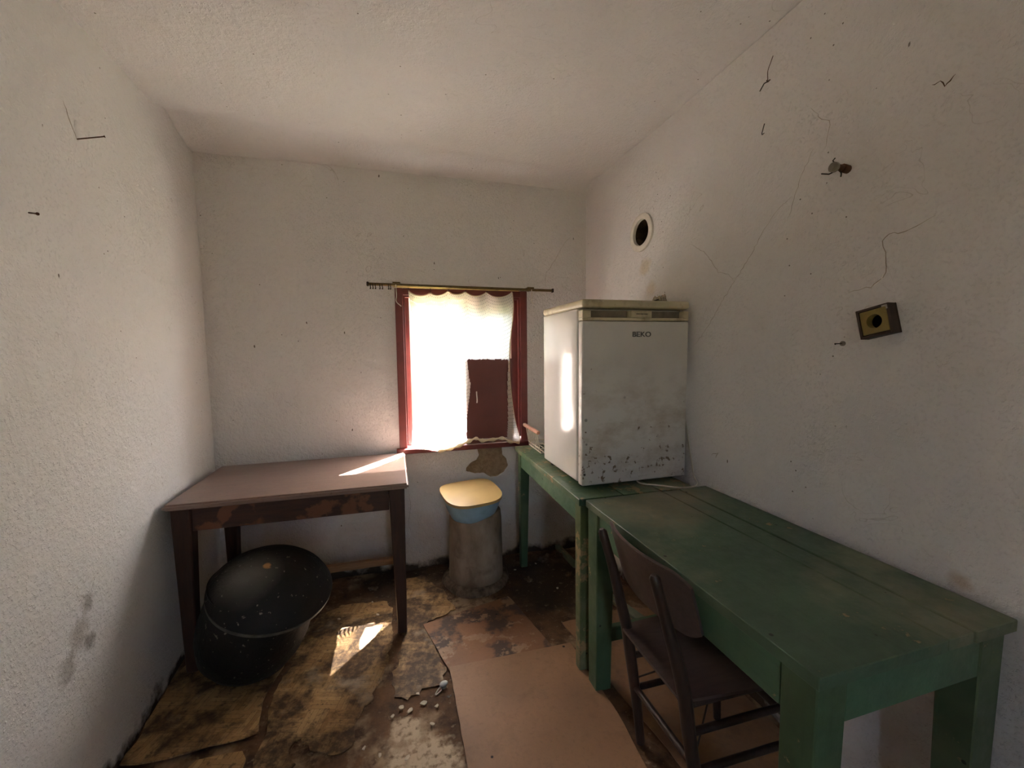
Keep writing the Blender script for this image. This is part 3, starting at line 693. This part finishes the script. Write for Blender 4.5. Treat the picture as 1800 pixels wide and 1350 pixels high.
# strip with rust on the side edge
# fluff on top, cable
def clump(bm, c, r, n, seed):
    rnd = random.Random(seed)
    for k in range(n):
        d = Vector((rnd.gauss(0, 1), rnd.gauss(0, .7), abs(rnd.gauss(0, .6)))).normalized()*r*rnd.uniform(.1, .9); d.z = abs(d.z)
        res = bmesh.ops.create_icosphere(bm, subdivisions=1, radius=r*rnd.uniform(.18, .36), matrix=Matrix.Translation(Vector(c)+d))
        for v in res['verts']: v.co += Vector((rnd.uniform(-1, 1), rnd.uniform(-1, 1), rnd.uniform(-1, 1)))*r*.06; v.co.z = max(v.co.z, c[2]+.0)
    return bm
p = onY(1160, 529, 1.70); fc = tag(empty('dust_clump', (p.x, 1.70, FZ+FH)), 'tangled dust and twig clump lying on top of the fridge', 'debris')
fb = clump(B(), (0, 0, .001), .034, 40, 3); fb.transform(Matrix.Diagonal((.9, .8, 1.5, 1))); obj('fluff', fb, 'dust_fluff', fc, True); obj('twig', tube(B(), [(-.045, -.02, .003), (-.02, -.022, .012), (.0, -.01, .018)], .0022, 5), 'iron_dark', fc)
cp = [onZ(1128, 850, GZ+.005), onZ(1160, 853, GZ+.005), onZ(1195, 857, GZ+.005), onZ(1220, 855, GZ+.005), onZ(1226, 848, GZ+.006)]
cp = [Vector((1.03, 1.68, GZ+.004))]+cp
cp = [Vector((min(q.x, wr(q.y)-.02), q.y, q.z)) for q in cp]
cp += [Vector((wr(1.60)-.010, 1.60, .80)), Vector((wr(1.635)-.008, 1.635, .92)), Vector((wr(1.66)-.008, 1.665, 1.03)), Vector((wr(1.70)-.006, 1.71, 1.10))]
root = tag(empty('power_cable', cp[0]), 'grubby white power cable trailing under the fridge and up the wall', 'cable')
wparent(obj('lead', tube(B(), smooth_path(cp, 6), .0035, 8), 'cord_white', smooth=True), root)

# ------------------------------------------------------------------ wire rack behind the fridge
wk = tag(empty('wire_rack', (.775, 2.28, GZ)), 'cream wire dish rack with pinkish rails behind the fridge', 'dish rack')
RL, RW, RH = .235, .30, .125
def bar(bm, a, b_, r=.0028): return tube(bm, [a, b_], r, 6)
b = B()
for z, o in ((.006, 0), (.03, .004)):
    for a, c in (((0-o, 0, z), (0-o, RL, z)), ((RW+o, 0, z), (RW+o, RL, z)), ((0-o, 0, z), (RW+o, 0, z)), ((0-o, RL, z), (RW+o, RL, z))): bar(b, a, c, .0035)
obj('base_frame', b, 'wire_cream', wk, True)
for k in range(8):
    y = .01+k*(RL-.02)/7
    for sx, x in ((-1, 0), (1, RW)): obj('upright_wire', tube(B(), smooth_path([(x, y, .006), (x+sx*.012, y, .06), (x+sx*.022, y, RH)], 3), .0024, 6), 'wire_cream', wk, True)
for k in range(9): obj('base_wire', bar(B(), (.02+k*.0325, 0, .008), (.02+k*.0325, RL, .008), .0022), 'wire_cream', wk, True)
for sx, x in ((-1, -.022), (1, RW+.022)): obj('rail', bx(x-.010, x+.010, -.02, RL+.03, RH-.006, RH+.014, bev=.004), 'pink_grip', wk, True)

# ------------------------------------------------------------------ chair
ch = tag(empty('chair', (.78, 1.05, 0)), 'dark bentwood chair with curved plywood back pushed under the long green table', 'chair')
def cpart(name, bm, mat, smooth=True): return wparent(obj(name, bm, mat, smooth=smooth), ch)
YF, YN = 1.205, .905
for y, yt, yb_ in ((YF, YF, YF), (YN, .915, .895)):
    pts = smooth_path([(.770, yb_, .0065), (.752, yb_, .16), (.728, y, .32), (.712, y, .43), (.688, y, .53), (.655, yt, .66), (.618, yt, .785)], 4)
    n = len(pts); rr = [.0145+.0045*math.sin(PI*min(1, k/(n-1)*1.1)) for k in range(n)]; rr[-1] = .014; pts.append(pts[-1]+Vector((-.003, 0, .009))); rr.append(.007)
    cpart('back_post', tube(B(), pts, rr, 14), 'wood_chair')
FLX = 1.075
for y in (YF+.01, YN-.005): cpart('front_leg', tube(B(), [(FLX+.02, y, .0065), (FLX+.008, y, .22), (FLX-.005, y, .425)], [.0125, .0165, .0165], 12), 'wood_chair')
# seat: thin plywood, dished, on a frame
bm = B(); nx, ny = 16, 14; top_ = []; bot_ = []
for i in range(nx+1):
    u = i/nx; x = .690+.415*u; hw_ = .160+.030*u; 
    for_row = []; bo = []
    for j in range(ny+1):
        v = j/ny*2-1; cut = .0
        e = 1-.10*max(0, (abs(u-.5)*2-.8)/.2)**2
        y = 1.052+v*hw_*e; z = .447-.012*math.sin(PI*u)*(1-v*v)-.012*u*u*u
        for_row.append(bm.verts.new((x, y, z))); bo.append(bm.verts.new((x, y, z-.009)))
    top_.append(for_row); bot_.append(bo)
for i in range(nx):
    for j in range(ny):
        bm.faces.new((top_[i][j], top_[i+1][j], top_[i+1][j+1], top_[i][j+1])); bm.faces.new((bot_[i][j], bot_[i][j+1], bot_[i+1][j+1], bot_[i+1][j]))
for i in range(nx):
    for j in (0, ny): bm.faces.new((top_[i][j], top_[i+1][j], bot_[i+1][j], bot_[i][j]))
for j in range(ny):
    for i in (0, nx): bm.faces.new((top_[i][j], top_[i][j+1], bot_[i][j+1], bot_[i][j]))
cpart('seat', bm, 'wood_seat')
for y in (YF-.004, YN+.004): cpart('seat_rail', tube(B(), [(.715, y, .420), (FLX, y, .415)], .013, 8), 'wood_chair')
cpart('seat_rail', tube(B(), [(FLX-.004, YN, .410), (FLX-.004, YF, .410)], .013, 8), 'wood_chair')
for y in (YF, YN):
    for z0, z1 in ((.335, .335), (.215, .215)): cpart('side_stretcher', tube(B(), [(.727 if z0 > .3 else .745, y, z0), (FLX+.004, y, z1)], .0105, 10), 'wood_chair')
cpart('rear_stretcher', tube(B(), [(.742, YF, .225), (.742, YN, .235)], .0105, 10), 'wood_chair')
cpart('front_stretcher', tube(B(), [(FLX+.004, YF, .28), (FLX+.004, YN, .28)], .0105, 10), 'wood_chair')
for a, b_ in (((.745, YF, .25), (.95, 1.05, .425)), ((.745, YN, .25), (.95, 1.05, .425)), ((FLX, YN, .32), (.93, 1.05, .425))): cpart('wire_brace', tube(B(), [a, b_], .0028, 6), 'iron_dark')
# backrest: bent plywood with rounded corners, on the seat side of the posts
bm = B(); NU2, NV2 = 26, 10; fr_ = []; bk = []
def back_pt(u, v):     # u -1..1 across, v 0..1 up
    r = 1-.30*max(0, (abs(u)-.72)/.28)**2; zc, hh = .715, .092*r
    y = 1.058+u*.208; z = zc+(v*2-1)*hh
    lean = (z-.66)*-.285; x = .668+lean+.046*u*u-.003
    return Vector((x, y, z))
for i in range(NU2+1):
    a = []; c = []
    for j in range(NV2+1):
        p = back_pt(i/NU2*2-1, j/NV2); a.append(bm.verts.new(p)); c.append(bm.verts.new(p+Vector((.009, -(i/NU2*2-1)*.004, .002))))
    fr_.append(a); bk.append(c)
for i in range(NU2):
    for j in range(NV2):
        bm.faces.new((fr_[i][j], fr_[i+1][j], fr_[i+1][j+1], fr_[i][j+1])); bm.faces.new((bk[i][j], bk[i][j+1], bk[i+1][j+1], bk[i+1][j]))
for i in range(NU2):
    for j in (0, NV2): bm.faces.new((fr_[i][j], fr_[i+1][j], bk[i+1][j], bk[i][j]))
for j in range(NV2):
    for i in (0, NU2): bm.faces.new((fr_[i][j], fr_[i][j+1], bk[i][j+1], bk[i][j]))
cpart('backrest', bm, 'wood_seat')

# ------------------------------------------------------------------ sheets on the floor
def sheet(name, px, mat, z0, th, label, cat, curl=None, seed=1, amp=.004, group=None, step=.04):
    pts = [onZ(*p) if len(p) == 2 else Vector(p) for p in px]; pts = rough_poly([(p.x, p.y) for p in pts], step, amp, seed)
    cx = sum(p.x for p in pts)/len(pts); cy = sum(p.y for p in pts)/len(pts)
    bm = B(); prism(bm, [(p.x-cx, p.y-cy) for p in pts], 0, th)
    if curl:
        bmesh.ops.triangulate(bm, faces=[f for f in bm.faces if len(f.verts) > 4])
        for v in bm.verts: v.co.z += curl(v.co.x+cx, v.co.y+cy)
    return tag(obj(name, bm, mat, loc=(cx, cy, z0)), label, cat, group)
lg = None
sheet('linoleum_sheet', [(212, 1352), (268, 1256), (305, 1195), (345, 1150), (430, 1125), (520, 1135), (478, 1205), (463, 1235), (455, 1293), (400, 1312), (330, 1330), (270, 1346)], 'lino_a', .001, .005, 'curled parquet print linoleum piece under the cauldron beside left wall', 'linoleum', lambda x, y: .012*max(0, min(1, (1.72-y)/.15)), 2, .006)
sheet('linoleum_sheet', [(486, 1212), (520, 1150), (560, 1085), (600, 1065), (682, 1058), (690, 1075), (688, 1130), (672, 1190), (650, 1236), (636, 1252), (622, 1290), (618, 1316), (590, 1330), (556, 1322), (530, 1300), (508, 1318), (520, 1345), (490, 1375), (455, 1375), (448, 1330), (470, 1290), (473, 1250)], 'lino_b', .0012, .003, 'worn parquet print linoleum with the sunlit spot under the brown table', 'linoleum', None, 3, .010, step=.022)
sheet('linoleum_sheet', [(702, 1020), (740, 1012), (775, 1035), (800, 1072), (748, 1098), (765, 1140), (786, 1182), (775, 1205), (742, 1212), (716, 1232), (694, 1226), (690, 1196), (706, 1130)], 'lino_c', .0008, .003, 'torn parquet print linoleum between the table leg and stained hardboard', 'linoleum', None, 4, .012, step=.022)
sheet('linoleum_sheet', [(330, 1352), (345, 1338), (390, 1328), (425, 1322), (432, 1336), (426, 1352), (380, 1375), (335, 1375)], 'lino_d', .0006, .003, 'small yellow scrap of linoleum in front of the curled piece', 'linoleum', None, 5, .005)
HA = [(790, 1177), (1002, 1134), (1024, 1162), (1030, 1180), (1046, 1200), (1088, 1262), (1135, 1352), (1190, 1450), (838, 1470), (822, 1352)]
HB = [(744, 1100), (893, 1050), (900, 1056), (970, 1138), (975, 1148), (860, 1172), (793, 1186)]
sheet('hardboard_sheet', HB, 'hardboard_stained', .0035, .004, 'stained flaking hardboard sheet lying in front of the concrete toilet', 'board', None, 6, .002)
sheet('hardboard_sheet', HA, 'hardboard_clean', .0082, .005, 'large plain brown hardboard sheet lapping over the stained one', 'board', None, 7, .0015)
sheet('hardboard_sheet', [(988, 1096), (1105, 1068), (1.24, 1.86, 0), (1.27, 1.45, 0), (1.29, .62, 0), (.90, .58, 0), (.86, .95, 0), (.84, 1.20, 0), (.805, 1.42, 0), (.775, 1.62, 0)], 'hardboard_brown', .0022, .004, 'brown hardboard sheet under the chair and the long green table', 'board', None, 8, .003)
def batten(a, b_, w_, th, label, z=.0):
    a, b_ = onZ(*a, z+th), onZ(*b_, z+th); d = (b_-a); L = d.xy.length
    return tag(obj('batten', bx(0, L, -w_/2, w_/2, 0, th, bev=.003), 'green_old', loc=(a.x, a.y, z)), label, 'batten'), math.atan2(d.y, d.x)
o, a = batten((978, 955), (1012, 990), .035, .03, 'thin green batten lying on the dark floor under the fridge table'); o.rotation_euler = (0, 0, a)
o, a = batten((1064, 1040), (1128, 1086), .05, .022, 'flaking pale green batten lying under the chair beside a table leg', .0065); o.rotation_euler = (0, 0, a)
# debris
q = onZ(780, 1208); bk_ = tag(empty('plastic_clasp', (q.x, q.y, .0)), 'small white oval plastic clasp lying against the large hardboard sheet', 'debris')
b = B(); bmesh.ops.create_uvsphere(b, u_segments=20, v_segments=10, radius=1, matrix=Matrix.Translation((0, 0, .016)) @ Matrix.Rotation(.25, 4, 'Z') @ Matrix.Diagonal((.018, .011, .010, 1))); obj('cap', b, 'string_white', bk_, True)
obj('loop', tube(B(), smooth_path([(-.012, -.002, .010), (-.026, -.016, .006), (-.036, -.032, .004), (-.026, -.030, .004), (-.010, -.018, .006)], 4), .0024, 6), 'wire_cream', bk_, True)
obj('stem', lathe(B(), [(.011, 0), (.010, .012), (.008, .016)], 14), 'rim_grey', bk_, True)
q = onZ(789, 1226); tag(obj('glass_bead', clump(B(), (0, 0, 0), .010, 8, 9), 'socket_grey', smooth=True, loc=(q.x, q.y, .001)), 'tiny pale grey lump beside the white plastic clasp', 'debris')
rnd = random.Random(11)
for k, (px, py, s) in enumerate(((745, 1238, .016), (722, 1250, .014), (705, 1246, .012), (768, 1243, .010), (690, 1262, .010), (760, 1275, .012), (735, 1222, .008), (668, 1330, .010), (715, 1335, .012), (640, 1318, .009), (596, 1090, .008), (664, 1082, .010), (942, 992, .008), (905, 1003, .009), (655, 1060, .008), (980, 1035, .010))):
    q = onZ(px, py); n = 7; pts = [(s*rnd.uniform(.6, 1.2)*math.cos(2*PI*i/n), s*rnd.uniform(.4, .8)*math.sin(2*PI*i/n)) for i in range(n)]
    o = obj('plaster_flake', prism(B(), pts, 0, .003), 'flake_pale', loc=(q.x, q.y, .0045)); o.rotation_euler = (rnd.uniform(-.1, .1), rnd.uniform(-.1, .1), rnd.uniform(0, 6))
    lab = 'small pale plaster flake on the dirt near the white plastic clasp' if k in (0, 1, 2, 3, 6) else 'tiny plaster crumb under the brown wooden table' if k in (10, 11, 14) else 'tiny plaster crumb on the dark earth between toilet and fridge table' if k in (12, 13, 15) else 'small plaster crumb on the pale scraped patch of floor beside hardboard'
    tag(o, lab, 'debris', ' '.join(lab.split()[1:4])+' '+lab.split()[-1])
# plaster rubble along the foot of the back wall
for k, (px, py, s) in enumerate(((955, 985, .05), (985, 975, .04), (930, 1020, .03), (1000, 1010, .035), (770, 975, .03), (655, 1035, .03))):
    q = onZ(px, py); tag(obj('rubble_lump', clump(B(), (0, 0, 0), s, 14, 20+k), 'mortar', smooth=True, loc=(q.x, q.y, -.002)), 'dark crumbling rubble lump on the earthy floor by the back wall', 'debris', 'rubble along the back wall')

# ------------------------------------------------------------------ things on the walls
RN = Vector((-1, -KR, 0)).normalized()     # into the room from the right wall
RT = Vector((KR, -1, 0)).normalized()*1.0   # along the wall towards the viewer
RROT = math.atan2(RN.y, RN.x)
def on_wall_frame(p, n):   # local x along the wall, y out of it, z up
    z = Vector((0, 0, 1)); x = z.cross(n)*-1; mm = Matrix((x, n, z)).transposed().to_4x4(); mm.translation = p; return mm
def wall_empty(name, p, n, label, cat):
    e = empty(name, p); e.matrix_world = on_wall_frame(p, n); tag(e, label, cat); return e
# flue hole
vn = empty('flue_collar', VC); vn.matrix_world = on_wall_frame(Vector((wr(VY), VY, VZ)), RN); tag(vn, 'round plastered flue hole high on the right wall above the fridge', 'vent')
rx = Matrix.Rotation(-PI/2, 4, 'X')
def lx(bm): bm.transform(rx); return bm
o = obj('ring', lx(lathe(B(), [(.066, -.004), (.068, .012), (.080, .015), (.094, .013), (.097, .011), (.097, -.004)], 48, .02, False)), 'vent_plaster', vn, True)
obj('flue_pipe', lx(lathe(B(), [(.069, .004), (.067, -.05), (.067, -.30), (.01, -.31)], 40, .01, False)), 'vent_inside', vn, True)
b = clump(B(), (0, 0, 0), .03, 12, 5)
b.transform(Matrix.Translation((-.045, -.06, -.005))); obj('soot_crust', b, 'mustard_plate', vn, True)
# socket box
q = [onR(*p) for p in ((1515, 549), (1575, 533), (1588, 583), (1528, 596))]; sc_ = sum(q, Vector())/4
sk = wall_empty('socket_box', Vector((wr(sc_.y), sc_.y, sc_.z)), RN, 'tilted brown socket box with mustard plate and round hole on right wall', 'socket')
sk.matrix_world = sk.matrix_world @ Matrix.Rotation(math.radians(13), 4, 'Y')
b = B(); s_ = .042
box(b, -s_, s_, 0, .006, -s_, s_)
for a in ((-s_, -s_+.007, -s_, s_), (s_-.007, s_, -s_, s_), (-s_+.007, s_-.007, -s_, -s_+.007), (-s_+.007, s_-.007, s_-.007, s_)): box(b, a[0], a[1], .006, .034, a[2], a[3], bev=.001)
obj('box_case', b, 'socket_brown', sk)
bm = B(); n = 32; oq = []; ic = []
for k in range(n):
    a = 2*PI*k/n; c, s = math.cos(a), math.sin(a); mx_ = max(abs(c), abs(s)); oq.append((c/mx_*.033, s/mx_*.033)); ic.append((c*.0195, s*.0195))
def ringv(pts, y): return [bm.verts.new((p[0]-.002, y, p[1])) for p in pts]
a1, a2, b1, b2 = ringv(oq, .036), ringv(ic, .036), ringv(oq, .030), ringv(ic, .012)
for k in range(n):
    k2 = (k+1) % n
    for u1, u2 in ((a1, a2), (a1, b1), (a2, b2)): bm.faces.new((u1[k], u1[k2], u2[k2], u2[k]))
obj('face_plate', bm, 'mustard_plate', sk)
obj('socket_well', bx(-.024, .020, .007, .012, -.022, .022), 'black_void', sk)
obj('grey_flake', bx(s_, s_+.002, .004, .030, -s_+.004, .016, bev=.0008), 'socket_grey', sk); obj('grey_flake', bx(-s_+.003, -s_+.017, .034, .0352, s_-.016, s_-.004, bev=.0004), 'socket_grey', sk)
def wall_nail(px, kind, lab, cat, name):
    q = onR(*px); e = wall_empty(name, Vector((wr(q.y), q.y, q.z)), RN, lab, cat); return e
e = wall_nail((1482, 604), 0, 'nail with a round washer head beside the brown socket box', 'nail', 'wall_nail')
obj('washer', lx(lathe(B(), [(.0075, -.002), (.0075, .004), (.004, .006)], 18)), 'rim_grey', e, True); obj('shank', tube(B(), [(0, 0, 0), (0, .030, .0), (0, .034, -.001)], [.0015, .0015, .003], 6), 'iron_dark', e, True)
e = wall_nail((1490, 298), 0, 'rusty pipe stub with wires sticking out of right wall', 'pipe', 'pipe_stub')
obj('stub', tube(B(), [(0, -.005, 0), (0, .022, .002), (0, .024, .002), (0, .05, .001)], [.012, .012, .009, .009], 12), 'rust', e, True)
obj('cap', lx(lathe(B(), [(.011, .048), (.014, .052), (.014, .062), (.008, .068)], 16)), 'rim_grey', e, True)
for a in ([(0, .03, -.008), (-.01, .04, -.02), (-.016, .05, -.032)], [(.004, .05, -.01), (.012, .06, -.016), (.02, .08, -.014)], [(0, .055, .012), (.004, .058, .02), (-.004, .06, .024)]): obj('wire_end', tube(B(), a, .0018, 5), 'iron_dark', e, True)
e = wall_nail((1352, 142), 0, 'rusty bent nail with twine high on right wall', 'nail', 'wall_hook')
obj('nail_shank', tube(B(), [(0, 0, 0), (.004, .018, -.01), (.010, .030, -.035)], .0018, 6), 'iron_dark', e, True); obj('twine', tube(B(), smooth_path([(0, .006, 0), (-.004, .012, .028), (-.009, .006, .055), (-.014, .002, .075)], 4), .0013, 5), 'rust', e, True); obj('knot', clump(B(), (0, .004, -.004), .008, 7, 4), 'rust', e, True)
e = wall_nail((1343, 234), 0, 'short bent nail below the twine nail on right wall', 'nail', 'wall_hook'); obj('nail_shank', tube(B(), smooth_path([(0, 0, 0), (0, .010, -.006), (-.003, .008, .014), (-.004, .004, .03)], 3), .0016, 6), 'iron_dark', e, True); obj('knot', clump(B(), (0, .003, -.004), .005, 5, 8), 'rust', e, True)
LNRM = Vector((1, -KL, 0)).normalized() if False else Vector((1, KL*-1, 0)).normalized()
LNRM = Vector((1, KL, 0)).normalized() if abs(Vector((1, KL, 0)).dot(Vector((-KL, 1, 0)))) < abs(Vector((1, -KL, 0)).dot(Vector((-KL, 1, 0)))) else LNRM
def left_nail(px, tip, name, lab):
    q = onL(*px); q.x = wl(q.y); e = empty(name, q); tag(e, lab, 'nail')
    # the shank stands out of the wall: the tip is where its pixel's ray is 7 cm out
    d = ray(*tip); k = None
    t = (XL-KL*YB+.055)/(d.x-KL*d.y); T_ = CAM+d*t
    obj('shank', tube(B(), [-LNRM*.004, (T_-q)*.97, (T_-q)], [.002, .002, .004], 8), 'rust', e, True); return e
left_nail((135, 245), (184, 240), 'wall_nail', 'long rusty nail sticking out of left wall near the ceiling')
left_nail((53, 374), (66, 376), 'wall_nail', 'short dark nail in left wall below the long rusty nail')

# cracks in the plaster (parts of the walls)
def crack(px, on, parent, wd=.0012, mat='crack_dark', seed=0):
    rnd = random.Random(seed); P = [on(*p) for p in px]; out = []
    for a, b_ in zip(P, P[1:]):
        n = max(2, int((b_-a).length/.012))
        for k in range(n):
            q = a+(b_-a)*(k/n); out.append(q+Vector((0, rnd.uniform(-1, 1)*.0035, rnd.uniform(-1, 1)*.0035)) if on is not onY else q+Vector((rnd.uniform(-1, 1)*.003, 0, rnd.uniform(-1, 1)*.003)))
    out.append(P[-1]); fx = wr if on is onR else wl
    for q in out:
        if on is onR: q.x = wr(q.y)+.003*wob(q.y*1.2, q.z*1.2, 8)*min(1, max(0, (math.hypot(q.y-VY, q.z-VZ)-.2)/.25))
        elif on is onL: q.x = wl(q.y)+.006*wob(q.y*1.2, q.z*1.2, 6)
        else: q.y = YB+.004*wob(q.x*1.3, q.z*1.3, 4)*(.2 if WX0-.05 < q.x < WX1+.05 and WZ0-.3 < q.z < WZ1+.05 else 1)
    n = len(out); rr = [wd*(.25+.75*max(0., math.sin(PI*k/(n-1)))**.5)*rnd.uniform(.6, 1.2) for k in range(n)]
    o = obj('crack', tube(B(), out, [max(.0003, r) for r in rr], 5), mat, parent); return o
crack([(1222, 605), (1245, 572), (1262, 540), (1280, 512), (1290, 495), (1318, 450), (1345, 400), (1370, 365), (1392, 345)], onR, wallr, .0011, seed=1)
crack([(1216, 430), (1240, 445), (1262, 478), (1284, 485), (1290, 495)], onR, wallr, .0009, seed=2)
crack([(1490, 515), (1510, 508), (1530, 505), (1548, 492), (1558, 480), (1558, 450), (1552, 425), (1562, 413), (1600, 403), (1645, 378)], onR, wallr, .0014, seed=3)
crack([(1528, 506), (1548, 491), (1559, 478)], onR, wallr, .0022, 'crack_light', seed=4)
crack([(1425, 190), (1440, 205), (1458, 212), (1456, 235), (1452, 258)], onR, wallr, .0009, seed=5)
crack([(1385, 385), (1395, 350), (1412, 300), (1430, 262)], onR, wallr, .0008, seed=6)
crack([(958, 505), (960, 480), (975, 458), (990, 430), (1004, 415)], onY, wallb, .0011, seed=7)
crack([(938, 520), (945, 510), (958, 505)], onY, wallb, .0008, seed=8)
crack([(718, 860), (722, 890), (718, 920), (724, 940)], onY, wallb, .0012, seed=9)
crack([(110, 175), (118, 200), (127, 225), (135, 245)], onL, walll, .0016, seed=10)
crack([(1638, 150), (1650, 143), (1662, 152), (1668, 143), (1680, 130)], onR, wallr, .0016, 'rust', seed=12)
crack([(1250, 800), (1262, 795), (1258, 805)], onR, wallr, .002, seed=13)
